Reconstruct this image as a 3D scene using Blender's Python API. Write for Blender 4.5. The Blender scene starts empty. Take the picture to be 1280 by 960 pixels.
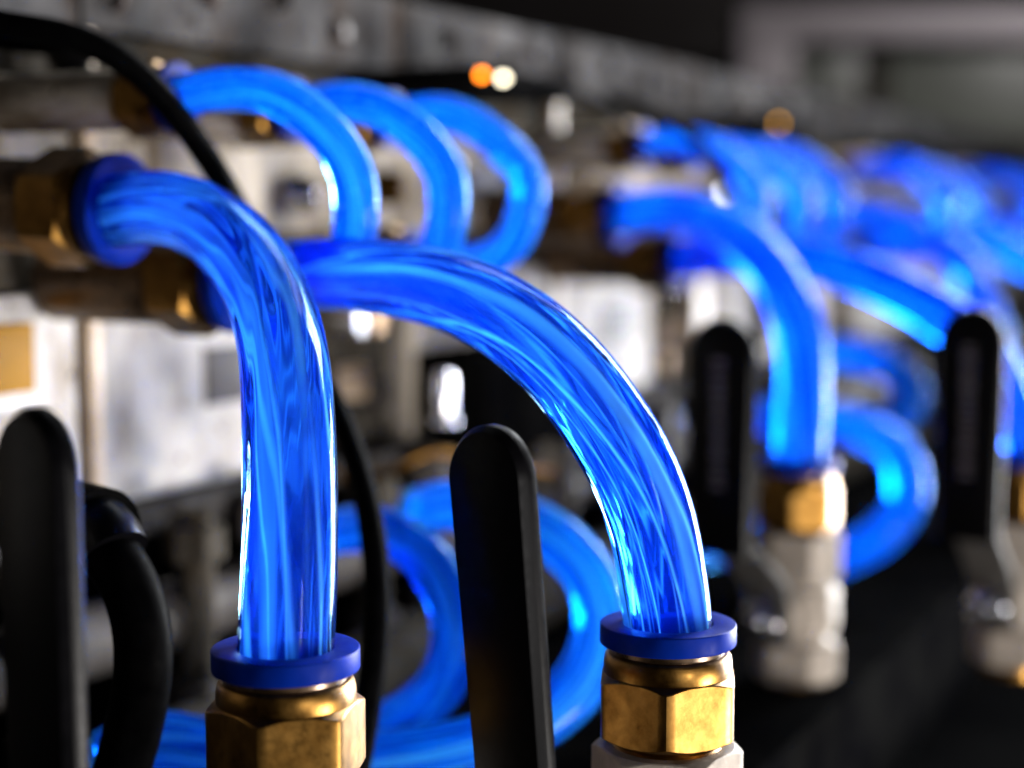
import bpy, bmesh, math, random
from mathutils import Vector, Matrix

MM = 0.001
F = 2100.0                              # focal length in pixels of the 1280-wide photograph
TH = math.atan(205 / F)                 # camera pitch (down)
H0 = 0.26                               # camera height above the bench
sc = bpy.context.scene
col = sc.collection

# ------------------------------------------------------------------ camera
cam = bpy.data.cameras.new('camera')
cam.sensor_width = 36.0
cam.lens = 36.0 * F / 1280.0
cam.clip_start = 0.01
cam.clip_end = 20.0
cam.dof.use_dof = True
cam.dof.focus_distance = 0.216
cam.dof.aperture_fstop = cam.lens / 6.2
cam.dof.aperture_blades = 0
camo = bpy.data.objects.new('camera', cam)
col.objects.link(camo)
camo.location = (0, 0, H0)
camo.rotation_euler = (math.pi / 2 - TH, 0, 0)
sc.camera = camo

# ------------------------------------------------------------------ world, lamps, exposure
w = bpy.data.worlds.new('World')
sc.world = w
w.use_nodes = True
w.node_tree.nodes['Background'].inputs[0].default_value = (0.55, 0.6, 0.75, 1)
w.node_tree.nodes['Background'].inputs[1].default_value = 0.004


def lamp(name, loc, aim, power, sx, sy, color, roll=0, spread=180):
    l = bpy.data.lights.new(name, 'AREA')
    l.shape = 'RECTANGLE'
    l.size = sx * MM
    l.size_y = sy * MM
    l.energy = power
    l.color = color
    l.spread = math.radians(spread)        # beam angle, narrowed to spare the far panels
    o = bpy.data.objects.new(name, l)
    col.objects.link(o)
    o.location = (loc[0] * MM, loc[1] * MM, H0 + loc[2] * MM)
    t = Vector((aim[0] * MM, aim[1] * MM, H0 + aim[2] * MM))
    q = (t - o.location).to_track_quat('-Z', 'Y')
    o.rotation_euler = (q.to_matrix() @ Matrix.Rotation(math.radians(roll), 3, 'Z')).to_euler()
    return o


lamp('key_lamp', (470, 60, -240), (-90, 300, -50), 1.9, 110, 110, (1.0, 0.95, 0.9), 0, 100)
lamp('second_lamp', (210, -80, -40), (40, 300, -40), 0.5, 12, 110, (1.0, 0.97, 0.95))
lamp('window_fill', (700, 900, 500), (420, 1600, 60), 0.8, 120, 120, (1.0, 0.95, 0.95), 0, 90)  # fill lamp added to light the far window
# lamps added to brighten the tubes, behind and right of the row, unseen
lamp('side_fill', (860, 1150, -30), (0, 230, -30), 8.0, 520, 600, (0.92, 0.96, 1.0), 0, 56)
lamp('corner_fill', (620, 1170, 530), (0, 230, -30), 3.6, 380, 560, (0.92, 0.96, 1.0), -45, 56)
lamp('top_fill', (80, 1210, 810), (0, 230, -30), 0.3, 560, 220, (0.92, 0.96, 1.0), 0, 56)
lamp('side_line_fill', (1000, 1080, 10), (0, 230, -30), 4.0, 30, 700, (1.0, 1.0, 1.0), 0, 56)  # narrow lamp added for pale lines in the tubes
lamp('corner_line_fill', (700, 1050, 610), (0, 230, -30), 0.7, 30, 520, (1.0, 1.0, 1.0), -45, 56)  # second narrow lamp added for the tube bends

vs = sc.view_settings
vs.view_transform = 'Standard'
vs.look = 'None'
vs.exposure = 0.0
vs.gamma = 1.0
vs.use_curve_mapping = False
sc.cycles.use_denoising = True
sc.cycles.max_bounces = 14
sc.cycles.transmission_bounces = 12
sc.cycles.transparent_max_bounces = 16
sc.cycles.glossy_bounces = 5
sc.cycles.sample_clamp_indirect = 50.0
sc.cycles.blur_glossy = 0.3
sc.cycles.caustics_refractive = True
sc.cycles.caustics_reflective = True

# ------------------------------------------------------------------ coordinates
CT, ST = math.cos(TH), math.sin(TH)


def P(px, py, Z):
    """point in the place that stands Z millimetres in front of the lens"""
    X = (px - 640) / F * Z
    Y = (480 - py) / F * Z
    return Vector((X * MM, (Z * CT + Y * ST) * MM, H0 + (-Z * ST + Y * CT) * MM))


BETA = math.radians(63)                 # the equipment row runs away to the right
D = Vector((math.cos(BETA), math.sin(BETA), 0))
N = Vector((math.sin(BETA), -math.cos(BETA), 0))
O = P(150, 262, 278)
O.z = H0
PITCH = 212.0                           # mm from one machine to the next


def R(t, a, h):
    """row coordinates: along the row, out of the panel, height from lens level (mm)"""
    return O + D * (t * MM) + N * (a * MM) + Vector((0, 0, h * MM))


ROWZ = math.atan2(D.y, D.x)


# ------------------------------------------------------------------ object helpers
def tag(o, label=None, cat=None, group=None, kind=None):
    if label: o['label'] = label
    if cat: o['category'] = cat
    if group: o['group'] = group
    if kind: o['kind'] = kind
    return o


def thing(name, loc, label, cat, group=None, rot=None):
    o = bpy.data.objects.new(name, None)
    o.empty_display_size = 0.01
    col.objects.link(o)
    o.location = loc
    if rot is not None: o.rotation_euler = rot
    return tag(o, label, cat, group)


def meshobj(name, me, mat, parent=None, loc=None, rot=None):
    o = bpy.data.objects.new(name, me)
    col.objects.link(o)
    if mat is not None:
        if not me.materials: me.materials.append(mat)
        if me.materials[0] != mat:
            o.material_slots[0].link = 'OBJECT'
            o.material_slots[0].material = mat
    if parent is not None: o.parent = parent
    if loc is not None: o.location = loc
    if rot is not None: o.rotation_euler = rot
    return o


def from_bm(bm, name, smooth_angle=35):
    me = bpy.data.meshes.new(name)
    bmesh.ops.recalc_face_normals(bm, faces=bm.faces)
    for f in bm.faces: f.smooth = True
    a = math.radians(smooth_angle)
    for e in bm.edges:
        if len(e.link_faces) == 2 and e.calc_face_angle(0) > a: e.smooth = False
    bm.to_mesh(me)
    bm.free()
    return me


def box_me(name, x0, x1, y0, y1, z0, z1, bev=0.4, seg=2):
    bm = bmesh.new()
    bmesh.ops.create_cube(bm, size=1)
    for v in bm.verts:
        v.co = Vector((x0 + (v.co.x + .5) * (x1 - x0), y0 + (v.co.y + .5) * (y1 - y0), z0 + (v.co.z + .5) * (z1 - z0))) * MM
    if bev > 0:
        bmesh.ops.bevel(bm, geom=bm.edges[:], offset=bev * MM, segments=seg, affect='EDGES', profile=.5)
    return from_bm(bm, name, 30)


def lathe_me(name, prof, n=64, closed=False):
    """profile of (radius, z) in mm, revolved about z"""
    bm = bmesh.new()
    rings = []
    for r, z in prof:
        if r < 1e-6:
            rings.append([bm.verts.new((0, 0, z * MM))])
        else:
            rings.append([bm.verts.new((r * MM * math.cos(2 * math.pi * i / n), r * MM * math.sin(2 * math.pi * i / n), z * MM)) for i in range(n)])
    pairs = list(zip(rings, rings[1:]))
    if closed: pairs.append((rings[-1], rings[0]))
    for a, b in pairs:
        for i in range(n):
            j = (i + 1) % n
            if len(a) == 1 and len(b) == 1: continue
            if len(a) == 1: bm.faces.new((a[0], b[i], b[j]))
            elif len(b) == 1: bm.faces.new((a[i], a[j], b[0]))
            else: bm.faces.new((a[i], a[j], b[j], b[i]))
    return from_bm(bm, name, 32)


def hex_me(name, z0, z1, apo, rtop=None, rin=5.0, chtop=True, chbot=True, n=96, rot=0.0, sides=6):
    """hexagonal nut with turned chamfers at its ends, z0 below z1 (mm)"""
    bm = bmesh.new()
    rc = rtop or apo * 1.005
    R_ = apo / math.cos(math.pi / sides)
    edge = 0.35
    def rad(th):
        u = (th % (2 * math.pi / sides)) - math.pi / sides
        return min(apo / math.cos(u), R_ - edge + 0.5 * edge * abs(u) / (math.pi / sides) * 0 + edge * 0.35)
    cols = []
    for i in range(n):
        th = 2 * math.pi * i / n
        r = rad(th)
        drop = max(0, r - rc) * 0.62
        zt = z1 - (drop if chtop else 0)
        zb = z0 + (drop if chbot else 0)
        c, s = math.cos(th + rot), math.sin(th + rot)
        pts = [(rin, z0), (min(rc, r) - .15, z0), (r - .1, zb + .02), (r, zb + .18), (r, zt - .18), (r - .1, zt - .02), (min(rc, r) - .15, z1), (rin, z1)]
        cols.append([bm.verts.new((p * c * MM, p * s * MM, z * MM)) for p, z in pts])
    for i in range(n):
        a, b = cols[i], cols[(i + 1) % n]
        for k in range(len(a)):
            k2 = (k + 1) % len(a)
            bm.faces.new((a[k], b[k], b[k2], a[k2]))
    return from_bm(bm, name, 22)


def catmull(pts, step):
    """dense Catmull-Rom through pts, resampled at equal steps"""
    p = [pts[0] * 2 - pts[1]] + list(pts) + [pts[-1] * 2 - pts[-2]]
    out = []
    for i in range(1, len(p) - 2):
        p0, p1, p2, p3 = p[i - 1:i + 3]
        t0 = 0.0
        t1 = t0 + max((p1 - p0).length, 1e-9) ** .5
        t2 = t1 + max((p2 - p1).length, 1e-9) ** .5
        t3 = t2 + max((p3 - p2).length, 1e-9) ** .5
        for k in range(24):
            t = t1 + (t2 - t1) * k / 24
            a1 = p0 * ((t1 - t) / (t1 - t0)) + p1 * ((t - t0) / (t1 - t0))
            a2 = p1 * ((t2 - t) / (t2 - t1)) + p2 * ((t - t1) / (t2 - t1))
            a3 = p2 * ((t3 - t) / (t3 - t2)) + p3 * ((t - t2) / (t3 - t2))
            b1 = a1 * ((t2 - t) / (t2 - t0)) + a2 * ((t - t0) / (t2 - t0))
            b2 = a2 * ((t3 - t) / (t3 - t1)) + a3 * ((t - t1) / (t3 - t1))
            out.append(b1 * ((t2 - t) / (t2 - t1)) + b2 * ((t - t1) / (t2 - t1)))
    out.append(pts[-1])
    # equal steps, then a few smoothing passes that keep the ends
    L = [0]
    for a, b in zip(out, out[1:]): L.append(L[-1] + (b - a).length)
    m = max(8, int(L[-1] / step))
    res, j = [], 0
    for k in range(m + 1):
        s = L[-1] * k / m
        while j < len(out) - 2 and L[j + 1] < s: j += 1
        u = (s - L[j]) / max(L[j + 1] - L[j], 1e-9)
        res.append(out[j].lerp(out[j + 1], min(max(u, 0), 1)))
    for _ in range(10):
        res = [res[0]] + [(res[i - 1] + res[i] * 2 + res[i + 1]) / 4 for i in range(1, len(res) - 1)] + [res[-1]]
    return res


def sweep_me(name, path, radius, n=40, closed_ends=True, inner=None, origin=None):
    """round bar or pipe along a path; stores tube_co = (cos, sin, length in cm)"""
    origin = origin or Vector((0, 0, 0))
    tans = []
    for i in range(len(path)):
        a, b = path[max(i - 1, 0)], path[min(i + 1, len(path) - 1)]
        tans.append((b - a).normalized())
    nv = Vector((0, 0, 1)).cross(tans[0])
    if nv.length < .1: nv = Vector((1, 0, 0)).cross(tans[0])
    nv.normalize()
    verts, faces, co = [], [], []
    s = 0.0
    radii = [radius] if inner is None else [radius, inner]
    per = n * len(radii)
    for i, p in enumerate(path):
        if i:
            s += (p - path[i - 1]).length
            nv = (nv - tans[i] * nv.dot(tans[i])).normalized()
        bv = tans[i].cross(nv)
        for r in radii:
            for k in range(n):
                a = 2 * math.pi * k / n
                verts.append(p - origin + (nv * math.cos(a) + bv * math.sin(a)) * (r * MM))
                co.append((math.cos(a), math.sin(a), s * 100))
    m = len(path)
    for i in range(m - 1):
        for q in range(len(radii)):
            for k in range(n):
                k2 = (k + 1) % n
                a, b = i * per + q * n, (i + 1) * per + q * n
                f = (a + k, a + k2, b + k2, b + k)
                faces.append(f if q == 0 else f[::-1])
    if inner is not None:
        for base, rev in ((0, False), ((m - 1) * per, True)):
            for k in range(n):
                k2 = (k + 1) % n
                f = (base + k, base + n + k, base + n + k2, base + k2)
                faces.append(f[::-1] if rev else f)
    elif closed_ends:
        for base, rev in ((0, True), ((m - 1) * per, False)):
            f = [base + k for k in range(n)]
            faces.append(f[::-1] if rev else f)
    me = bpy.data.meshes.new(name)
    me.from_pydata(verts, [], faces)
    me.polygons.foreach_set('use_smooth', [True] * len(me.polygons))
    at = me.attributes.new('tube_co', 'FLOAT_VECTOR', 'POINT')
    at.data.foreach_set('vector', [c for v in co for c in v])
    bm = bmesh.new(); bm.from_mesh(me)
    bmesh.ops.recalc_face_normals(bm, faces=bm.faces)
    for e in bm.edges:
        if len(e.link_faces) == 2 and e.calc_face_angle(0) > 1.0: e.smooth = False
    bm.to_mesh(me); bm.free()
    return me


# ------------------------------------------------------------------ materials
def new_mat(name):
    m = bpy.data.materials.new(name)
    m.use_nodes = True
    nt = m.node_tree
    nt.nodes.clear()
    out = nt.nodes.new('ShaderNodeOutputMaterial')
    return m, nt, out


def node(nt, typ, **kw):
    n = nt.nodes.new(typ)
    for k, v in kw.items(): setattr(n, k, v)
    return n


def principled(nt, out, color, rough=.5, metal=0.0, **inp):
    b = nt.nodes.new('ShaderNodeBsdfPrincipled')
    b.inputs['Base Color'].default_value = (*color, 1)
    b.inputs['Roughness'].default_value = rough
    b.inputs['Metallic'].default_value = metal
    for k, v in inp.items(): b.inputs[k.replace('_', ' ')].default_value = v
    nt.links.new(b.outputs[0], out.inputs['Surface'])
    return b


def ramp(nt, src, stops):
    r = nt.nodes.new('ShaderNodeValToRGB')
    els = r.color_ramp.elements
    while len(els) < len(stops): els.new(.5)
    for e, (p, c) in zip(els, stops):
        e.position = p
        e.color = (*c, 1) if len(c) == 3 else c
    nt.links.new(src, r.inputs[0])
    return r.outputs[0]


def noise(nt, scale, detail=4, rough=.55, coord=None, dist=0):
    n = nt.nodes.new('ShaderNodeTexNoise')
    n.inputs['Scale'].default_value = scale
    n.inputs['Detail'].default_value = detail
    n.inputs['Roughness'].default_value = rough
    n.inputs['Distortion'].default_value = dist
    if coord is None:
        tc = nt.nodes.new('ShaderNodeTexCoord')
        coord = tc.outputs['Object']
    nt.links.new(coord, n.inputs['Vector'])
    return n.outputs['Fac']


def bump(nt, b, h, strength, dist):
    bp = nt.nodes.new('ShaderNodeBump')
    bp.inputs['Strength'].default_value = strength
    bp.inputs['Distance'].default_value = dist
    nt.links.new(h, bp.inputs['Height'])
    nt.links.new(bp.outputs[0], b.inputs['Normal'])
    return bp


def mixed(name, c1, c2, scale, rough=(.35, .55), metal=0, bstr=0, bscale=900, bdist=2e-5, lo=.35, hi=.65, **inp):
    m, nt, out = new_mat(name)
    b = principled(nt, out, c1, rough[0], metal, **inp)
    f = noise(nt, scale)
    nt.links.new(ramp(nt, f, [(lo, c1), (hi, c2)]), b.inputs['Base Color'])
    f2 = noise(nt, scale * 2.3, 5)
    nt.links.new(ramp(nt, f2, [(.3, (rough[0],) * 3), (.7, (rough[1],) * 3)]), b.inputs['Roughness'])
    if bstr: bump(nt, b, noise(nt, bscale, 3), bstr, bdist)
    return m


def tube_coord(nt, twist, zs, rs=1.0):
    at = node(nt, 'ShaderNodeAttribute', attribute_name='tube_co')
    sep = node(nt, 'ShaderNodeSeparateXYZ')
    nt.links.new(at.outputs['Vector'], sep.inputs[0])
    tw = node(nt, 'ShaderNodeMath', operation='MULTIPLY')
    tw.inputs[1].default_value = twist
    nt.links.new(sep.outputs[2], tw.inputs[0])
    info = node(nt, 'ShaderNodeObjectInfo')
    rm = node(nt, 'ShaderNodeMath', operation='MULTIPLY_ADD')
    rm.inputs[1].default_value = 40.0
    nt.links.new(info.outputs['Random'], rm.inputs[0])
    zz = node(nt, 'ShaderNodeMath', operation='MULTIPLY')
    zz.inputs[1].default_value = zs
    nt.links.new(sep.outputs[2], zz.inputs[0])
    nt.links.new(zz.outputs[0], rm.inputs[2])
    cmb = node(nt, 'ShaderNodeCombineXYZ')
    nt.links.new(sep.outputs[0], cmb.inputs[0])
    nt.links.new(sep.outputs[1], cmb.inputs[1])
    rot = node(nt, 'ShaderNodeVectorRotate', rotation_type='Z_AXIS')
    nt.links.new(cmb.outputs[0], rot.inputs['Vector'])
    nt.links.new(tw.outputs[0], rot.inputs['Angle'])
    sc_ = node(nt, 'ShaderNodeVectorMath', operation='SCALE')
    sc_.inputs['Scale'].default_value = rs
    nt.links.new(rot.outputs[0], sc_.inputs[0])
    z3 = node(nt, 'ShaderNodeCombineXYZ')
    nt.links.new(rm.outputs[0], z3.inputs[2])
    ad = node(nt, 'ShaderNodeVectorMath', operation='ADD')
    nt.links.new(sc_.outputs[0], ad.inputs[0])
    nt.links.new(z3.outputs[0], ad.inputs[1])
    return ad.outputs[0]


def math2(nt, op, a, b, clamp=False):
    n = node(nt, 'ShaderNodeMath', operation=op, use_clamp=clamp)
    for i, v in enumerate((a, b)):
        if isinstance(v, (int, float)): n.inputs[i].default_value = v
        else: nt.links.new(v, n.inputs[i])
    return n.outputs[0]


def make_tube_wall(name, color, milky, mcolor, streak=1.0):
    """clear blue polyurethane: refracting wall, drawn lines along its length, a little milky"""
    m, nt, out = new_mat(name)
    # drawn lines sit inside the wall: the refraction sees them, the outer skin stays smooth
    rf = node(nt, 'ShaderNodeBsdfRefraction')
    rf.inputs['Color'].default_value = (*color, 1)
    rf.inputs['IOR'].default_value = 1.42
    rf.inputs['Roughness'].default_value = 0.015
    fine = noise(nt, 2.1, .4, .5, tube_coord(nt, .08, .010), .3)
    broad = noise(nt, 1.4, 0, .5, tube_coord(nt, -.16, .03), .3)
    hgt = math2(nt, 'ADD', fine, math2(nt, 'MULTIPLY', broad, 1.6))
    bp = node(nt, 'ShaderNodeBump')
    bp.inputs['Strength'].default_value = .75 * streak
    bp.inputs['Distance'].default_value = .0016
    nt.links.new(hgt, bp.inputs['Height'])
    nt.links.new(bp.outputs[0], rf.inputs['Normal'])
    gl = node(nt, 'ShaderNodeBsdfGlossy')
    gl.inputs['Roughness'].default_value = .10
    gl.inputs['Color'].default_value = (.36, .50, .72, 1)
    fr = node(nt, 'ShaderNodeFresnel')
    fr.inputs['IOR'].default_value = 1.17
    g = node(nt, 'ShaderNodeMixShader')
    nt.links.new(fr.outputs[0], g.inputs[0])
    nt.links.new(rf.outputs[0], g.inputs[1])
    nt.links.new(gl.outputs[0], g.inputs[2])
    t = node(nt, 'ShaderNodeBsdfTranslucent')
    t.inputs['Color'].default_value = (*mcolor, 1)
    mx = node(nt, 'ShaderNodeMixShader')
    mx.inputs[0].default_value = milky
    nt.links.new(g.outputs[0], mx.inputs[1])
    nt.links.new(t.outputs[0], mx.inputs[2])
    nt.links.new(mx.outputs[0], out.inputs['Surface'])
    return m


def ridge(nt, v, sharp):
    """1 on the crests of a noise field, falling off to 0"""
    d = math2(nt, 'ABSOLUTE', math2(nt, 'SUBTRACT', v, .5), 0)
    return math2(nt, 'SUBTRACT', 1.0, math2(nt, 'MULTIPLY', d, sharp), True)


def make_coolant(name, c_clear, c_mid, c_light, hi=.9, base=.10):
    """dyed deep blue coolant; long pale streaks painted in for light refracted by the tube"""
    m, nt, out = new_mat(name)
    broad = noise(nt, .9, 1, .5, tube_coord(nt, .26, .045, 1.0), .4)
    r1 = ridge(nt, noise(nt, 1.15, .6, .5, tube_coord(nt, .16, .018, 1.0), .4), 13)
    r2 = ridge(nt, noise(nt, 1.3, .3, .5, tube_coord(nt, .07, .012, 1.0), .3), 19)
    r3 = ridge(nt, noise(nt, .9, .5, .5, tube_coord(nt, .30, .024, 1.0), .3), 17)
    lines = math2(nt, 'MAXIMUM', math2(nt, 'MAXIMUM', r1, math2(nt, 'MULTIPLY', r2, .7)), r3)
    st = math2(nt, 'ADD', math2(nt, 'MULTIPLY', broad, .55), math2(nt, 'MULTIPLY', lines, .45))
    fac = ramp(nt, st, [(.34, (base,) * 3), (.50, (base + .20 * (hi - base),) * 3), (.72, (hi,) * 3)])
    colr = ramp(nt, st, [(.24, c_mid), (.50, tuple((p * 2 + q) / 3 for p, q in zip(c_mid, c_light))), (.74, c_light)])  # pale streak colour stands in for refracted light
    rf = node(nt, 'ShaderNodeBsdfRefraction')
    rf.inputs['IOR'].default_value = .93
    rf.inputs['Roughness'].default_value = .02
    rf.inputs['Color'].default_value = (*c_clear, 1)
    bp = node(nt, 'ShaderNodeBump')
    bp.inputs['Strength'].default_value = .4
    bp.inputs['Distance'].default_value = .0016
    nt.links.new(st, bp.inputs['Height'])
    nt.links.new(bp.outputs[0], rf.inputs['Normal'])
    tr = node(nt, 'ShaderNodeBsdfTranslucent')
    df = node(nt, 'ShaderNodeBsdfDiffuse')
    nt.links.new(colr, tr.inputs['Color'])
    nt.links.new(colr, df.inputs['Color'])
    m1 = node(nt, 'ShaderNodeMixShader')
    m1.inputs[0].default_value = .5
    nt.links.new(tr.outputs[0], m1.inputs[1])
    nt.links.new(df.outputs[0], m1.inputs[2])
    m2 = node(nt, 'ShaderNodeMixShader')
    nt.links.new(fac, m2.inputs[0])
    nt.links.new(rf.outputs[0], m2.inputs[1])
    nt.links.new(m1.outputs[0], m2.inputs[2])
    nt.links.new(m2.outputs[0], out.inputs['Surface'])
    return m


def worn(name, cols, stain, rough=.5, spec=.0):
    """old sheet metal: cloudy tone, blotches and drips of grime, small chips"""
    m, nt, out = new_mat(name)
    b = principled(nt, out, cols[0], rough, 0, Specular_IOR_Level=spec)
    f = noise(nt, 26, 6, .65)
    base = ramp(nt, f, [(.33, cols[0]), (.5, cols[1]), (.66, cols[2])])
    tc = node(nt, 'ShaderNodeTexCoord')
    mp = node(nt, 'ShaderNodeMapping')
    mp.inputs['Scale'].default_value = (1.0, 1.0, .28)
    nt.links.new(tc.outputs['Object'], mp.inputs['Vector'])
    g = noise(nt, 70, 5, .7, mp.outputs[0])
    fac = ramp(nt, g, [(.50, (0, 0, 0)), (.66, (.85, .85, .85))])
    g2 = noise(nt, 190, 3, .6)
    chip = ramp(nt, g2, [(.64, (0, 0, 0)), (.68, (1, 1, 1))])
    mx = node(nt, 'ShaderNodeMix', data_type='RGBA')
    nt.links.new(fac, mx.inputs[0])
    nt.links.new(base, mx.inputs[6])
    mx.inputs[7].default_value = (*stain, 1)
    mx2 = node(nt, 'ShaderNodeMix', data_type='RGBA')
    nt.links.new(chip, mx2.inputs[0])
    nt.links.new(mx.outputs[2], mx2.inputs[6])
    mx2.inputs[7].default_value = (*[c * .35 for c in stain], 1)
    nt.links.new(mx2.outputs[2], b.inputs['Base Color'])
    bump(nt, b, f, .3, 2e-4)
    return m


M = {}
M['tube'] = make_tube_wall('tube_wall_blue', (.62, .89, 1.0), .02, (.0, .15, 1.0))
M['coolant'] = make_coolant('coolant_blue', (.17, .45, 1.0), (.0, .05, 1.0), (.36, .80, 1.0), hi=.95, base=.11)
M['loop_tube'] = make_tube_wall('loop_tube_blue', (.52, .90, 1.0), .15, (.05, .44, 1.0), .7)
M['loop_coolant'] = make_coolant('loop_coolant_blue', (.06, .46, 1.0), (.0, .16, 1.0), (.30, .75, 1.0), hi=.7, base=.06)
M['far_tube'] = make_tube_wall('far_tube_blue', (.52, .88, 1.0), .06, (.0, .34, 1.0), .15)
M['far_coolant'] = make_coolant('far_coolant_blue', (.08, .44, 1.0), (.0, .09, 1.0), (.16, .62, 1.0), hi=.7, base=.07)
for q_ in ('far_tube', 'far_coolant'):
    for n_ in M[q_].node_tree.nodes:
        if n_.type == 'BSDF_REFRACTION': n_.inputs['Roughness'].default_value = .12
M['collar'] = mixed('collar_blue_plastic', (.0003, .011, .155), (.0006, .014, .19), 300, (.38, .5), 0, .15, 2500, 1e-5)
M['collar'].node_tree.nodes['Principled BSDF'].inputs['Specular IOR Level'].default_value = .03


def make_brass(name, k):
    m, nt, out = new_mat(name)
    b = principled(nt, out, (.6, .4, .14), .3, 1.0)
    f = noise(nt, 260, 6, .62)
    c = ramp(nt, f, [(p_, tuple(q * k for q in c_)) for p_, c_ in ((.24, (.04, .017, .004)), (.38, (.135, .066, .014)), (.66, (.245, .13, .032)))])
    nt.links.new(c, b.inputs['Base Color'])
    f2 = noise(nt, 600, 5)
    nt.links.new(ramp(nt, f2, [(.3, (.30,) * 3), (.7, (.44,) * 3)]), b.inputs['Roughness'])
    tc = node(nt, 'ShaderNodeTexCoord')
    mp = node(nt, 'ShaderNodeMapping')
    mp.inputs['Scale'].default_value = (.05, .05, 1.6)
    nt.links.new(tc.outputs['Object'], mp.inputs['Vector'])
    turn = noise(nt, 4200, 2, .6, mp.outputs[0])
    f3 = noise(nt, 1500, 4, .7)
    bump(nt, b, math2(nt, 'ADD', f3, math2(nt, 'MULTIPLY', turn, .5)), .25, 5e-5)
    return m


M['brass'] = make_brass('brass', 1.0)
M['dim_brass'] = make_brass('shaded_brass', .6)  # darker copy of the brass; stands in for shade on machine fittings
M['nickel'] = mixed('cast_nickel', (.19, .163, .137), (.28, .243, .207), 250, (.5, .65), .12, .5, 1400, 1e-4, Specular_IOR_Level=.15)
M['steel'] = mixed('polished_steel', (.6, .6, .62), (.72, .72, .74), 150, (.18, .3), 1.0)
M['arm'] = mixed('dull_steel', (.03, .028, .027), (.06, .056, .052), 150, (.5, .65), 0, Specular_IOR_Level=.06)
M['bubble'] = mixed('air_bubble', (.55, .75, .95), (.7, .85, 1.0), 200, (.2, .3))
M['neck'] = mixed('neck_brown', (.05, .03, .015), (.09, .055, .03), 400, (.25, .35), .6)
M['vinyl'] = mixed('black_vinyl', (.0012, .0012, .0016), (.0025, .0023, .003), 500, (.3, .4), 0, .35, 3500, 2e-5, Specular_IOR_Level=.06)
M['rubber'] = mixed('black_rubber', (.0008, .0008, .001), (.0018, .0018, .002), 300, (.4, .55), 0, .2, 2500, 2e-5, Specular_IOR_Level=.005)
M['black'] = mixed('black_paint', (.0015, .0015, .002), (.004, .004, .004), 60, (.45, .6), Specular_IOR_Level=.0)
M['white_panel'] = worn('white_painted_steel', ((.31, .295, .285), (.43, .415, .40), (.51, .49, .465)), (.20, .165, .13))
M['beige_panel'] = worn('bare_steel_panel', ((.12, .105, .086), (.26, .23, .19), (.42, .375, .315)), (.07, .048, .03))
M['grey_panel'] = worn('grey_aluminium', ((.016, .015, .015), (.047, .0455, .0465), (.105, .101, .10)), (.023, .015, .010))
M['dark_panel'] = worn('dark_panel', ((.014, .013, .011), (.034, .031, .027), (.075, .067, .056)), (.025, .017, .009), .5, .0)
M['trim'] = mixed('warm_trim', (.34, .25, .17), (.48, .38, .28), 60, (.3, .45), Specular_IOR_Level=0.15)
M['label_orange'] = mixed('orange_label', (.22, .105, .005), (.26, .125, .008), 90, (.5, .6), Specular_IOR_Level=0.05)
M['label_grey'] = mixed('grey_label', (.05, .047, .05), (.075, .07, .075), 90, (.5, .6), Specular_IOR_Level=0.1)
M['screw'] = mixed('rusty_screw', (.018, .010, .008), (.05, .03, .024), 600, (.35, .5), 0, Specular_IOR_Level=0.1)
M['bench'] = mixed('bench_black', (.0012, .0012, .0014), (.003, .003, .003), 14, (.5, .7), Specular_IOR_Level=.0)
M['wall'] = mixed('far_wall', (.006, .0035, .0028), (.009, .0055, .0042), 3, (.7, .9))
M['frame_grey'] = mixed('window_frame_grey', (.42, .38, .40), (.48, .44, .46), 6, (.5, .6))
M['pane_green'] = mixed('window_pane', (.09, .10, .085), (.13, .14, .115), 5, (.3, .5))
M['pipe'] = mixed('galvanised_pipe', (.03, .027, .025), (.07, .062, .058), 70, (.45, .6), 0, Specular_IOR_Level=.03)
M['mark'] = mixed('moulded_lettering', (.07, .06, .065), (.09, .08, .085), 500, (.5, .6))


def led_mat(name, color, strength):
    m, nt, out = new_mat(name)
    e = node(nt, 'ShaderNodeEmission')
    e.inputs[0].default_value = (*color, 1)
    e.inputs[1].default_value = strength
    nt.links.new(e.outputs[0], out.inputs['Surface'])
    return m


M['led_orange'] = led_mat('led_orange', (1.0, .22, .01), 14)
M['led_white'] = led_mat('led_white', (1.0, .9, .66), 11)
M['led_amber'] = led_mat('led_amber', (1.0, .45, .02), 5)

# ------------------------------------------------------------------ the setting
me = box_me('bench_top', -500, 1250, -125, 400, -172, -142, 1)
tag(meshobj('bench_top', me, M['bench'], None, O, (0, 0, ROWZ)), kind='structure')
me = box_me('floor', -3000, 4000, -2000, 1700, -1000, -940, 0)
tag(meshobj('floor', me, M['bench'], None, (0, 0, H0)), kind='structure')
me = box_me('far_wall', -2500, 3500, 0, 60, -935, 2200, 0)
tag(meshobj('far_wall', me, M['wall'], None, (0, 1.62, H0)), kind='structure')

# ------------------------------------------------------------------ far window
fw = thing('wall_window', P(1120, 90, 1500), 'blurred pale grey window frame with greenish panes on the far wall', 'window')
S = 1500 / F


def fpart(name, x0, x1, y0, y1, d0, d1, mat):
    me = box_me(name, (x0 - 1120) * S, (x1 - 1120) * S, d0, d1, (90 - y1) * S, (90 - y0) * S, 1.5)
    return meshobj(name, me, M[mat], fw)


fpart('frame_post', 922, 990, 55, 300, -20, 30, 'frame_grey')
fpart('frame_rail', 922, 1500, 14, 54, -20, 30, 'frame_grey')
fpart('pane', 990.5, 1078, 55, 300, 0, 12, 'pane_green')
fpart('mullion', 1078.5, 1112, 55, 300, -4, 16, 'dark_panel')
fpart('pane', 1112.5, 1500, 55, 300, 0, 12, 'pane_green')

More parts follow.
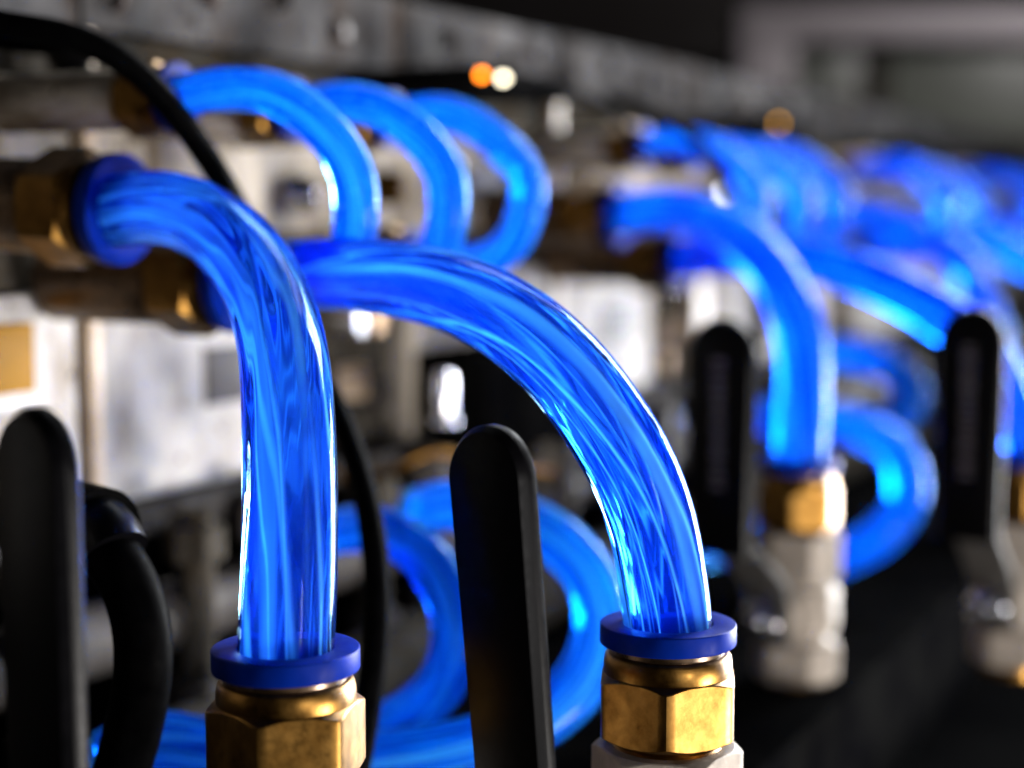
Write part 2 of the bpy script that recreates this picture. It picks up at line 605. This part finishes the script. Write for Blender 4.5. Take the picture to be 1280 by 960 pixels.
# ------------------------------------------------------------------ chassis (machines in a row)
BACK = -40.0      # front plane of the machines in row coordinates
CH0, CHW = 34.0, PITCH
LED1, LED2 = 102.0, 113.0
screw_me = lathe_me('screw_head', [(0, 2.2), (1.6, 2.1), (2.5, 1.3), (2.8, 0), (2.8, -1)], 20)
plug_me = hex_me('port_plug', -1.5, 6.0, 4.2, 4.3, .4)
led_me = lathe_me('led_lens', [(0, 1.6), (.4, 1.5), (.7, 1.1), (.9, .4), (.9, -1)], 16)
FACE_ROT = (math.pi / 2, 0, math.pi / 2)    # lathe axis -> out of the panel (local frame x along row, -y out)

ch_labels = [
    'steel machine front with an orange label behind the left black lever',
    'steel machine front whose ports feed the two sharp blue tubes',
    'blurred steel machine front behind the mid-distance blue tubes',
    'third steel machine front along the row, mostly behind blue loops',
    'fourth steel machine front along the row, far and blurred',
    'farthest steel machine front at the end of the row',
]
for k in range(-1, 5):
    c = thing('machine_chassis', R(CH0 + CHW * k, BACK, 0), ch_labels[k + 1], 'machine', 'machines in a row', (0, 0, ROWZ))
    # local x along the row, local -y out of the panel, z height
    def pan(name, x0, x1, z0, z1, out_, mat, bev=.5, parent=None):
        return meshobj(name, box_me(name, x0, x1, -out_, 12, z0, z1, bev), M[mat], parent or c)
    W = CHW
    meshobj('housing', box_me('housing', .6, W - .6, 12.5, 160, -57, 52, .5), M['grey_panel'], c)
    rail = pan('top_rail', .5, 118.6, 37, 56, 3.0, 'grey_panel')
    rail2 = pan('top_rail', 119.4, W - .5, 37, 55.6, 2.6, 'grey_panel')
    pan('upper_band', .5, W - .5, 27, 36.6, -1.0, 'dark_panel')
    pan('upper_panel', 4.5, 118, -3, 26.6, 1.2, 'beige_panel')
    pan('upper_panel', 119.2, W - 2, -3, 26.6, 1.0, 'beige_panel')
    pan('middle_band', 4.5, W - 2, -13.5, -3.4, -1.5, 'dark_panel')
    pan('lower_panel', 4.5, 79, -57, -14, 1.6, 'white_panel')
    pan('dark_vent', 79.6, 118, -57, -14, -1.0, 'dark_panel')
    pan('lower_panel', 131, W - 2, -57, -14, 1.4, 'white_panel')
    pan('side_trim', .6, 4.2, -57, 36.6, 2.6, 'trim', .4)
    pan('middle_post', 119.2, 130.4, -57, -14, 4.0, 'trim' if k % 2 else 'beige_panel', .5)
    pan('bottom_lip', .5, W - .5, -63, -57.4, 9.0, 'grey_panel')
    rs = random.Random(90 + k)
    for q in range(8):
        x = 12 + q * 27 + rs.uniform(-5, 5)
        if x > W - 6 or abs(x - 119) < 5: continue
        meshobj('screw', screw_me, M['screw'], rail if x < 119 else rail2, (x * MM, -.003 if x < 119 else -.0026, (.0465 + rs.uniform(-.004, .004))), (math.pi / 2, 0, rs.uniform(0, 3)))
    for x, h in ((22, -8.5), (50, -8.5), (88, -8.2), (140, -8.5), (176, -8.4)):
        meshobj('port_plug', plug_me, M[('brass', 'dim_brass', 'pipe')[rs.randrange(3)]], c, (x * MM, .0015, h * MM), (math.pi / 2, 0, rs.uniform(0, 1)))
    for x, h, mt in ((96, -24, 'steel'), (104, -24, 'dim_brass'), (96, -40, 'trim'), (108, -44, 'pipe'), (87, -50, 'dim_brass'), (112, 8, 'dim_brass'), (140, 12, 'steel'), (70, 6, 'steel'), (196, 6, 'dim_brass')):
        meshobj('connector', plug_me, M[mt], c, (x * MM, (.001 if h < -10 else -.001), h * MM), (math.pi / 2, 0, rs.uniform(0, 1)))
    pan('name_plate', 150, 178, 6, 15, 1.8, 'label_grey', .2)
    if k >= 0: pan('clip_strip', 186, 191, -52, -18, 3.4, 'trim', .4)
    if k == -1:
        pan('orange_label', W - 40, W - 14.5, -32, -19, 2.6, 'label_orange', .2)
        pan('lower_panel', W - 40, W - 8, -56, -36, 3.2, 'nickel', .5)
    else:
        pan('grey_label', 38, 66, -40, -27.5, 2.2, 'label_grey', .2)
    if k >= 0:
        blk = meshobj('indicator_block', box_me('indicator_block', 99, 150, -35, .9, 30.5, 36.6, 1), M['black'], c)
        for x, mt in ((LED1, 'led_orange'), (LED2, 'led_white')) if k == 0 else ((LED1 + 12, 'led_amber'),):
            meshobj('indicator_light', led_me, M[mt if k < 2 else 'screw'], blk, (x * MM, -.035, .0342), (math.pi / 2, 0, 0))


# ------------------------------------------------------------------ push fittings
collar_me = lathe_me('release_collar', [(6.02, -1.6), (6.02, .15), (6.1, .3), (6.3, .35), (9.0, .35), (9.1, .32), (9.17, .25), (9.2, .15), (9.2, -2.15), (9.15, -2.3), (9.0, -2.4), (7.0, -2.5), (6.2, -2.5)], 96, True)
neck_me = lathe_me('neck_ring', [(6.2, -2.2), (7.7, -2.2), (7.75, -3.0), (7.6, -4.2), (6.2, -4.2)], 72, True)
shoulder_me = lathe_me('brass_shoulder', [(6.2, -3.5), (7.95, -3.45), (8.25, -3.6), (8.5, -4.0), (8.68, -5.0), (8.72, -6.6), (8.4, -7.3), (6.2, -7.3)], 80, True)
hexnut_me = hex_me('hex_nut', -15.2, -6.3, 8.85, 8.95, 6.3)
thread_me = lathe_me('thread', [(6.0, -15.0), (7.4, -15.0), (7.6, -15.6), (7.2, -16.1), (7.6, -16.6), (6.0, -16.8)], 48, True)


def fitting(pos, axis, label, group, length=0, scale=1.0, spin=0.0, pipe='neck'):
    """push-in fitting: pos = centre of the collar's outer face, axis points out along the tube"""
    brass = M['dim_brass'] if length else M['brass']
    t = thing('push_fitting', pos, label, 'fitting', group, axis.to_track_quat('Z', 'X').to_euler())
    t.scale = (scale,) * 3
    meshobj('release_collar', collar_me, M['collar'], t)
    meshobj('neck_ring', neck_me, M['neck'], t)
    meshobj('shoulder', shoulder_me, brass, t)
    meshobj('hex_nut', hexnut_me, brass, t, None, (0, 0, spin))
    meshobj('thread', thread_me, brass, t)
    if length:
        me = lathe_me('stub_pipe', [(0, -16.2), (7.8, -16.2), (8.0, -16.6), (8.0, -length), (0, -length)], 48)
        meshobj('stub_pipe', me, M[pipe], t)
    return t


# ------------------------------------------------------------------ tubes
def tube(pts, label, group, r=6.0, mats=('tube', 'coolant'), n=56, step=.0012):
    path = catmull(pts, step)
    t = thing('coolant_tube', pts[-1], label, 'tube', group)
    wall = meshobj('tube_wall', sweep_me('tube_wall', path, r, n, True, None, pts[-1]), M[mats[0]], t)
    meshobj('coolant', sweep_me('coolant', path[2:-2], r * .72, n, True, None, pts[-1]), M[mats[1]], t)
    return t


def cable(name, pts, r, label, cat, mat='rubber', n=20, group=None, step=.002):
    path = catmull(pts, step)
    o = meshobj(name, sweep_me(name, path, r, n, True, None, pts[0]), M[mat], None, pts[0])
    return tag(o, label, cat, group)


# ------------------------------------------------------------------ ball valves
vhex_top_me = hex_me('valve_hex', -27.5, -16.4, 9.1, 9.3, 6.0, True, True)
vbody_me = lathe_me('valve_body', [(0, -27), (8.2, -27), (8.4, -27.8), (8.0, -28.4), (8.0, -29.0), (9.2, -29.4), (9.8, -30.4), (9.8, -32.4), (9.3, -32.9), (9.3, -33.6), (9.8, -34.1), (9.8, -38.6), (9.2, -40.2), (8.2, -40.6), (8.0, -41.4), (8.4, -42.2), (8.2, -43), (0, -43)], 56)
vhex_bot_me = hex_me('valve_hex', -51.5, -42.6, 9.1, 9.3, 4.0, True, True)
vneck_me = lathe_me('lower_thread', [(0, -51), (8.2, -51), (8.2, -54), (0, -54)], 32)
bonnet_me = lathe_me('bonnet', [(0, 13.6), (5.2, 13.6), (5.6, 13.2), (5.6, 9.5), (0, 9.0)], 40)
nut_me = hex_me('lever_nut', 15.6, 19.0, 4.4, 4.5, .8)
stem_me = lathe_me('stem', [(0, 21.0), (1.5, 20.8), (2.2, 20.2), (2.2, 12), (0, 12)], 24)


def plate_sweep(name, prof, width, thick):
    """bent flat bar: prof = list of (out, up) mm; local x across, y out(-), z up"""
    bm = bmesh.new()
    rows = []
    for i, (o_, u_) in enumerate(prof):
        a = prof[max(i - 1, 0)]; b = prof[min(i + 1, len(prof) - 1)]
        d = Vector((b[0] - a[0], b[1] - a[1])).normalized()
        nrm = Vector((d.y, -d.x))
        row = []
        for sx, so in ((-1, -1), (1, -1), (1, 1), (-1, 1)):
            row.append(bm.verts.new(Vector((sx * width / 2, -(o_ + nrm.x * so * thick / 2), u_ + nrm.y * so * thick / 2)) * MM))
        rows.append(row)
    for a, b in zip(rows, rows[1:]):
        for k in range(4):
            bm.faces.new((a[k], a[(k + 1) % 4], b[(k + 1) % 4], b[k]))
    bm.faces.new(rows[0]); bm.faces.new(rows[-1][::-1])
    bmesh.ops.recalc_face_normals(bm, faces=bm.faces)
    bmesh.ops.bevel(bm, geom=[e for e in bm.edges], offset=.25 * MM, segments=2, affect='EDGES')
    return from_bm(bm, name, 30)


def grip_me(out_, z0, z1, width, thick):
    """vinyl-dipped lever end: flat faces, wide chamfers, round top"""
    bm = bmesh.new()
    outline = []
    hw = width / 2
    zc = z1 - hw * 1.12
    outline.append((-hw * .93, z0)); 
    for i in range(9): outline.append((-hw * (.93 + .07 * i / 8), z0 + (zc - z0) * (i + 1) / 9))
    for i in range(1, 24):
        a = math.pi - math.pi * i / 24
        outline.append((hw * math.cos(a), zc + hw * 1.12 * math.sin(a)))
    for i in range(9): outline.append((hw * (1 - .07 * i / 8), zc - (zc - z0) * i / 9))
    outline.append((hw * .93, z0))
    cx, cz = 0, (z0 + z1) / 2
    layers = [(-thick / 2, .98), (-thick / 2 + .07, .76), (-thick / 2 + 1.10, .10), (-thick / 2 + 1.32, .0), (thick / 2 - .8, .0), (thick / 2 - .15, .5), (thick / 2, .9)]
    rows = []
    def inset(i, dd):
        p = Vector(outline[i]); a = Vector(outline[max(i - 1, 0)]); b = Vector(outline[min(i + 1, len(outline) - 1)])
        t = (b - a).normalized(); nn = Vector((t.y, -t.x))
        return p + nn * dd
    for yo, dd in layers:
        rows.append([bm.verts.new(Vector((q.x, -out_ + yo, q.y)) * MM) for q in (inset(i, dd) for i in range(len(outline)))])
    m = len(outline)
    for a, b in zip(rows, rows[1:]):
        for i in range(m):
            j = (i + 1) % m
            bm.faces.new((a[i], a[j], b[j], b[i]))
    bm.faces.new(rows[0]); bm.faces.new(rows[-1][::-1])
    return from_bm(bm, 'grip', 26)


def valve(pos, sdir, label, L=32.0, top=30.0, tilt=0.0, spin=0.0, group='ball valves under the blue tubes', width=12.4, lettering=False):
    """ball valve below a collar at pos; sdir = horizontal direction of its stem"""
    rz = math.atan2(sdir.y, sdir.x) + math.pi / 2      # local -y = sdir
    t = thing('ball_valve', pos, label, 'valve', group, (0, 0, rz))
    meshobj('valve_hex', vhex_top_me, M['nickel'], t, None, (0, 0, spin))
    meshobj('valve_body', vbody_me, M['nickel'], t)
    meshobj('valve_hex', vhex_bot_me, M['nickel'], t, None, (0, 0, spin))
    meshobj('lower_thread', vneck_me, M['brass'], t)
    zst = -35.0
    rx = (math.pi / 2, 0, 0)
    meshobj('bonnet', bonnet_me, M['nickel'], t, (0, 0, zst * MM), rx)
    meshobj('stem', stem_me, M['steel'], t, (0, 0, zst * MM), rx)
    meshobj('lever_nut', nut_me, M['steel'], t, (0, 0, zst * MM), rx)
    prof = [(14.6, -5), (14.6, 4), (15.2, 7), (17, 10), (L - 3.5, 20.5), (L - 1, 23), (L, 27), (L, 50)]
    lever = meshobj('lever_arm', plate_sweep('lever_arm', prof, width * .7, 1.8), M['arm'], t, (0, 0, zst * MM), (0, tilt, 0))
    g = meshobj('grip', grip_me(L, 18.5, top - zst, width, 3.4), M['vinyl'], lever)
    if lettering:
        bm = bmesh.new()
        rnd = random.Random(5)
        z = 33.0
        while z < top - zst - 9:
            h = rnd.uniform(.9, 1.7)
            wd = rnd.uniform(2.4, 3.2)
            v = [bm.verts.new(Vector((x, -L - 1.62 - .12, zz)) * MM) for x, zz in ((-wd / 2, z), (wd / 2, z), (wd / 2, z + h), (-wd / 2, z + h))]
            bm.faces.new(v)
            z += h + rnd.uniform(.5, .9)
        r_ = bmesh.ops.extrude_face_region(bm, geom=bm.faces[:])
        for v in [q for q in r_['geom'] if isinstance(q, bmesh.types.BMVert)]: v.co.y += .2 * MM
        meshobj('lettering', from_bm(bm, 'lettering'), M['mark'], lever)
    return t


def up_fit(pos, label, spin):
    return fitting(pos, Vector((0, 0, 1)), label, 'push fittings on the valves', 0, 1.0, spin)


Z_ = Vector((0, 0, 1))
SD = Vector((-.65, -.76, 0)).normalized()

# --- the two sharp tubes
b1 = P(357, 812, 208)
b2 = P(835, 781, 227)
a1 = P(152, 262, 276)
a2 = P(302, 353, 300)
t1 = [a1 - N * .012, a1, P(200, 259, 270), P(250, 274, 262), P(300, 313, 249), P(333, 365, 237), P(349, 415, 228), P(357, 465, 220), P(362, 560, 213), P(362, 690, 209), P(359, 780, 208), b1, b1 - Z_ * .010]
t2 = [a2 - N * .012, a2, P(345, 346, 293), P(390, 342, 286), P(465, 345, 270), P(545, 359, 254), P(610, 385, 242), P(665, 421, 234), P(715, 470, 228), P(757, 527, 225), P(792, 588, 224), P(816, 655, 225), P(829, 730, 226.5), b2, b2 - Z_ * .010]
tube(t1, 'sharp blue tube dropping straight down into the left brass fitting', 'blue coolant tubes to the valves')
tube(t2, 'sharp blue tube in a wide arc over the middle black lever', 'blue coolant tubes to the valves')
fitting(a1, (N + Vector((0, 0, -.04))).normalized(), 'brass fitting with blue collar at upper left, feeding the nearest tube', 'push fittings on the machines', 42)
fitting(a2, N, 'dark brass fitting half hidden behind the nearest blue tube', 'push fittings on the machines', 42)
up_fit(b1, 'brass hex fitting with blue collar under the straight left tube', .30)
up_fit(b2, 'brass hex fitting with blue collar under the wide arched tube', .42)
valve(b1, SD, 'ball valve with black lever at the left edge of the picture', 34, 33, -.02, .1)
valve(b2, Vector((-.62, -.78, 0)).normalized(), 'ball valve with black lever standing under the arched tube', 30.5, 30, -.10, .52)

# --- the same pair on the next machine (blurred)
sh = D * (PITCH * MM)
b3 = P(998, 575, 392)
b4 = P(1272, 566, 408)
a3 = a1 + sh + D * -.004
a4 = a2 + sh + D * .004
t3 = [a3 - N * .012, a3, P(830, 262, 452), P(890, 275, 436), P(945, 312, 420), P(983, 368, 406), P(1002, 430, 398), P(1004, 500, 393), b3, b3 - Z_ * .010]
t4 = [a4 - N * .012, a4, P(920, 318, 462), P(1010, 322, 440), P(1090, 350, 424), P(1165, 388, 414), P(1225, 432, 410), P(1260, 495, 408), b4, b4 - Z_ * .010]
tube(t3, 'blurred blue tube curving down into the mid-distance valve', 'blue coolant tubes to the valves', mats=('far_tube', 'far_coolant'))
tube(t4, 'blurred blue tube arching down behind the right-hand black lever', 'blue coolant tubes to the valves', mats=('far_tube', 'far_coolant'))
fitting(a3, N, 'blurred fitting with blue collar feeding the mid-distance tube', 'push fittings on the machines', 42)
fitting(a4, N, 'blurred brass fitting hidden behind the mid-distance tube', 'push fittings on the machines', 42)
up_fit(b3, 'blurred brass fitting with blue collar on the mid-distance valve', .2)
up_fit(b4, 'blurred brass fitting with blue collar at the right edge', .5)
valve(b3, Vector((-.6, -.8, 0)), 'blurred nickel ball valve with black lettered lever in mid-distance', 36, 35, .0, .3, width=16.5, lettering=True)
valve(b4, Vector((-.6, -.8, 0)), 'blurred nickel ball valve with black lever at the right edge', 31, 37, .0, .3, width=16, lettering=True)

# --- further machines
far_names = {2: 'third machine', 3: 'fourth machine'}
for k in (2, 3):
    s2 = D * (PITCH * k * MM)
    rnd = random.Random(k)
    for j, (pp, bb, aa) in enumerate(((t1, b1, a1), (t2, b2, a2))):
        jit = lambda: Vector((rnd.uniform(-.004, .004), rnd.uniform(-.004, .004), rnd.uniform(-.003, .003)))
        pts = [p + s2 + (jit() if 3 < i < len(pp) - 3 else Vector((0, 0, 0))) for i, p in enumerate(pp)]
        which = ('inner', 'outer')[j]
        tube(pts, f'far blurred blue tube, {which} one of the pair on the {far_names[k]}', 'blue coolant tubes to the valves', n=32, step=.002, mats=('far_tube', 'far_coolant'))
        fitting(aa + s2, N, f'far blurred fitting feeding the {which} tube of the {far_names[k]}', 'push fittings on the machines', 42)
        up_fit(bb + s2, f'far fitting under the {which} tube of the {far_names[k]}', .3)
        valve(bb + s2, SD, f'far ball valve under the {which} tube of the {far_names[k]}', 32, 30, rnd.uniform(-.12, .12), rnd.uniform(0, 1))

# --- upper U loops on each machine
LOOP_T = (16.0, 52.0, 88.0)
ordn = ('first', 'second', 'third')
mach = ('nearest machine', 'second machine', 'third machine', 'fourth machine', 'fifth machine')
for k in range(5):
    rnd = random.Random(50 + k)
    for j, t in enumerate(LOOP_T):
        tt = t + PITCH * k + (rnd.uniform(-4, 4) if k else 0)
        dz = rnd.uniform(-1.5, 1.5) if k else 0
        dd = rnd.uniform(-3, 3) if k else 0
        low = (-12, -11, -9)[j]                     # each loop reaches a different depth
        A = (35, 32.5, 31)[j] + dd
        sx = (34, 22, 12)[j]                        # the lower ports sit further along the row
        e1, e2 = R(tt, 0, 21 + dz), R(tt + sx, -2, low + 1 + dz)
        mid = (21 + low) / 2
        pts = [e1 - N * .008, e1, R(tt, 9, 22.3 + dz), R(tt, A - 14, 20.8 + dz), R(tt, A - 4, 14 + dz), R(tt + .5, A + .5, mid + 2 + dz), R(tt + sx * .12, A - 3, low + 5 + dz), R(tt + sx * .4, A - 12, low + .3 + dz), R(tt + sx * .9, 7, low + .4 + dz), e2, e2 - N * .008]
        lab = f'{ordn[j]} small blue loop tube high on the {mach[k]}'
        tube(pts, lab, 'small blue loop tubes', 3.8, ('loop_tube', 'loop_coolant') if k == 0 else ('far_tube', 'far_coolant'), 36, .0012)
        if k == 0:
            tw = bpy.data.objects[col.objects[-1].parent.name]
            path = catmull(pts, .0012)
            bmb = bmesh.new()
            rb = random.Random(700 + j)
            for _ in range((150, 110, 45)[j]):
                i0 = rb.randrange(6, len(path) - 8)
                tg = (path[i0 + 1] - path[i0 - 1]).normalized()
                u = tg.orthogonal().normalized(); v = tg.cross(u)
                an = rb.uniform(0, 2 * math.pi); rr = rb.uniform(2.9, 3.5) * MM
                pos = path[i0] + u * (math.cos(an) * rr) + v * (math.sin(an) * rr) - pts[-1]
                bmesh.ops.create_icosphere(bmb, subdivisions=1, radius=rb.uniform(.12, .30) * MM, matrix=Matrix.Translation(pos))
            tag(meshobj('bubbles', from_bm(bmb, 'bubbles', 80), M['bubble'], tw), kind='stuff')
        fitting(e1, N, f'upper small fitting of the {ordn[j]} loop on the {mach[k]}', 'small loop fittings', 62, .66, 0, 'beige_panel')
        fitting(e2, N, f'lower small fitting of the {ordn[j]} loop on the {mach[k]}', 'small loop fittings', 62, .66, 0, 'beige_panel')

# --- lower loops
lA = [P(395, 672, 330), P(430, 662, 322), P(482, 664, 312), P(540, 705, 302), P(570, 770, 298), P(562, 840, 298), P(510, 895, 300), P(440, 925, 306), P(380, 935, 312)]
lB = [P(520, 640, 335), P(560, 632, 328), P(640, 645, 316), P(715, 690, 306), P(752, 760, 300), P(735, 840, 296), P(668, 905, 290), P(560, 938, 284), P(420, 950, 278), P(290, 942, 274), P(180, 925, 272), P(120, 960, 272)]
tube(lA, 'low blue loop left of the middle lever, behind the thin cable', 'low blue loop tubes', 4.5, ('loop_tube', 'loop_coolant'))
tube(lB, 'low blue loop passing behind the middle lever along the bottom', 'low blue loop tubes', 5.0, ('loop_tube', 'loop_coolant'))
lC = [P(960, 520, 500), P(1010, 522, 496), P(1070, 532, 488), P(1122, 565, 480), P(1136, 612, 476), P(1112, 660, 474), P(1060, 692, 474), P(1000, 708, 476), P(940, 712, 480)]
tube(lC, 'low blurred blue loop right of the mid-distance valve', 'low blue loop tubes', 5.6, ('loop_tube', 'loop_coolant'))
lD = [p + sh for p in lA]
tube(lD, 'low blue loop mostly hidden behind the mid-distance valve', 'low blue loop tubes', 5.6, ('loop_tube', 'loop_coolant'))
lE = [P(1040, 440, 560), P(1080, 446, 552), P(1120, 462, 545), P(1142, 490, 540), P(1130, 520, 540), P(1080, 540, 545)]
tube(lE, 'dim blue loop in the shade between the two right levers', 'low blue loop tubes', 5.6, ('loop_tube', 'loop_coolant'))

# ------------------------------------------------------------------ cables and hoses
cable('black_cable', [P(-60, 12, 268), P(0, 32, 268), P(70, 38, 268), P(135, 62, 270), P(190, 105, 274), P(235, 162, 280), P(277, 225, 289), P(322, 310, 302), P(370, 410, 304), P(415, 500, 294), P(450, 590, 284), P(468, 680, 276), P(472, 780, 270), P(460, 880, 264), P(440, 990, 260)],
      2.2, 'long thin black cable curving behind the two sharp tubes', 'cable')
cable('black_cable', [P(-60, -10, 312), P(0, 12, 314), P(60, 40, 316), P(95, 75, 318), P(112, 105, 320), P(132, 128, 322), P(150, 140, 326)],
      2.2, 'short black cable hooking down beside the panel seam at upper left', 'cable')
cable('black_cable', [P(760, 120, 470), P(820, 140, 462), P(868, 172, 452), P(905, 220, 446), P(930, 275, 442), P(945, 340, 446), P(950, 430, 452)],
      1.7, 'thin black cable crossing the second machine between blue tubes', 'cable')
cable('black_cable', [P(-40, 40, 300), P(10, 48, 302), P(60, 52, 306), P(110, 58, 312), P(150, 72, 320)],
      2.6, 'thick black cable end in the upper left corner', 'cable')

hs = thing('rubber_hose', P(120, 660, 236), 'thick black rubber hose with elbow behind the left lever', 'hose')
hp = [P(60, 660, 250), P(100, 668, 242), P(138, 690, 236), P(168, 740, 234), P(181, 810, 234), P(172, 890, 236), P(150, 970, 240), P(130, 1040, 244)]
meshobj('hose', sweep_me('hose', catmull(hp, .0015), 4.1, 32, True, None, hs.location), M['rubber'], hs)
hp2 = [P(40, 650, 256), P(88, 652, 246), P(128, 664, 239)]
meshobj('elbow_cuff', sweep_me('elbow_cuff', catmull(hp2, .001), 6.2, 32, True, None, hs.location), M['rubber'], hs)
hp3 = [P(122, 661, 240), P(136, 676, 237), P(143, 692, 236)]
meshobj('cuff_ring', sweep_me('cuff_ring', catmull(hp3, .0006), 4.9, 32, True, None, hs.location), M['vinyl'], hs)

# ------------------------------------------------------------------ low plumbing behind the valves
def row_bar(name, a, h, r, t0, t1, mat, label, cat):
    pts = [R(t0 + (t1 - t0) * i / 6, a, h) for i in range(7)]
    o = meshobj(name, sweep_me(name, pts, r, 32, True, None, pts[0]), M[mat], None, pts[0])
    return tag(o, label, cat)


row_bar('return_pipe', -30, -80, 7, -260, 1100, 'pipe', 'grey metal pipe running under the machine fronts', 'pipe')
row_bar('return_pipe', -18, -104, 9, -260, 1100, 'dark_panel', 'dark pipe low down behind the blue loops', 'pipe')
mb = meshobj('manifold_bar', box_me('manifold_bar', -150, 1100, -22, 62, -142, -108.2, 1.5), M['black'], None, R(0, 60, 0), (0, 0, ROWZ))
tag(mb, 'long black manifold block under the row of valves', 'manifold')
bx = thing('junction_box', R(188, -26, -48), 'black plastic box hanging under the arched tube', 'box', None, (0, 0, ROWZ))
meshobj('case', box_me('case', -30, 30, -8, 12, -16, 14, 1.5), M['black'], bx)
meshobj('lid', box_me('lid', -28, 28, -10.5, -8.3, -14.5, 12.5, .8), M['black'], bx)
cp = thing('steel_cap', P(555, 490, 400), 'small bright steel cap shining beside the black box', 'cap')
meshobj('cap_body', lathe_me('cap_body', [(0, 5.2), (1.6, 5.0), (2.4, 4.2), (2.6, 2), (2.6, -5), (2.2, -6), (0, -6)], 32), M['steel'], cp)
meshobj('cap_flange', lathe_me('cap_flange', [(0, -6.05), (3.4, -6.05), (3.4, -7.4), (0, -7.4)], 32), M['steel'], cp)

nth = ('first', 'second', 'third', 'fourth', 'fifth', 'sixth')
dm = ('nearest machine', 'second machine', 'third machine')
drop_me = lathe_me('pipe_body', [(0, 0), (4.0, 0), (4.0, -52), (0, -52)], 32)
dnut_me = hex_me('pipe_nut', -10, -3, 5.6, 5.8, 3.6)
for k in range(3):
    rnd = random.Random(300 + k)
    for j, t in enumerate((-18, 8, 46, 74, 118, 150)):
        p = thing('drop_pipe', R(t + PITCH * k + rnd.uniform(-4, 4), -22 + rnd.uniform(-6, 4), -58), f'{nth[j]} short vertical pipe along the underside of the {dm[k]}', 'pipe', f'short pipes under the {dm[k]}')
        meshobj('pipe_body', drop_me, M[('dark_panel', 'pipe')[j % 2]], p)
        meshobj('pipe_nut', dnut_me, M[('dark_panel', 'pipe')[j % 2]], p)
        meshobj('pipe_nut', dnut_me, M['pipe'], p, (0, 0, -.032))
cable('thin_wire', [P(380, 560, 390), P(430, 600, 384), P(490, 590, 380), P(540, 560, 384), P(600, 580, 390), P(690, 590, 400)], 1.0, 'thin brown wire strung behind the top of the middle lever', 'wire', 'dim_brass')
cable('thin_wire', [P(640, 118, 420), P(700, 112, 430), P(760, 135, 445), P(800, 180, 455), P(830, 215, 470)], 1.2, 'thin dark wire leaving the black indicator block', 'wire', 'rubber')
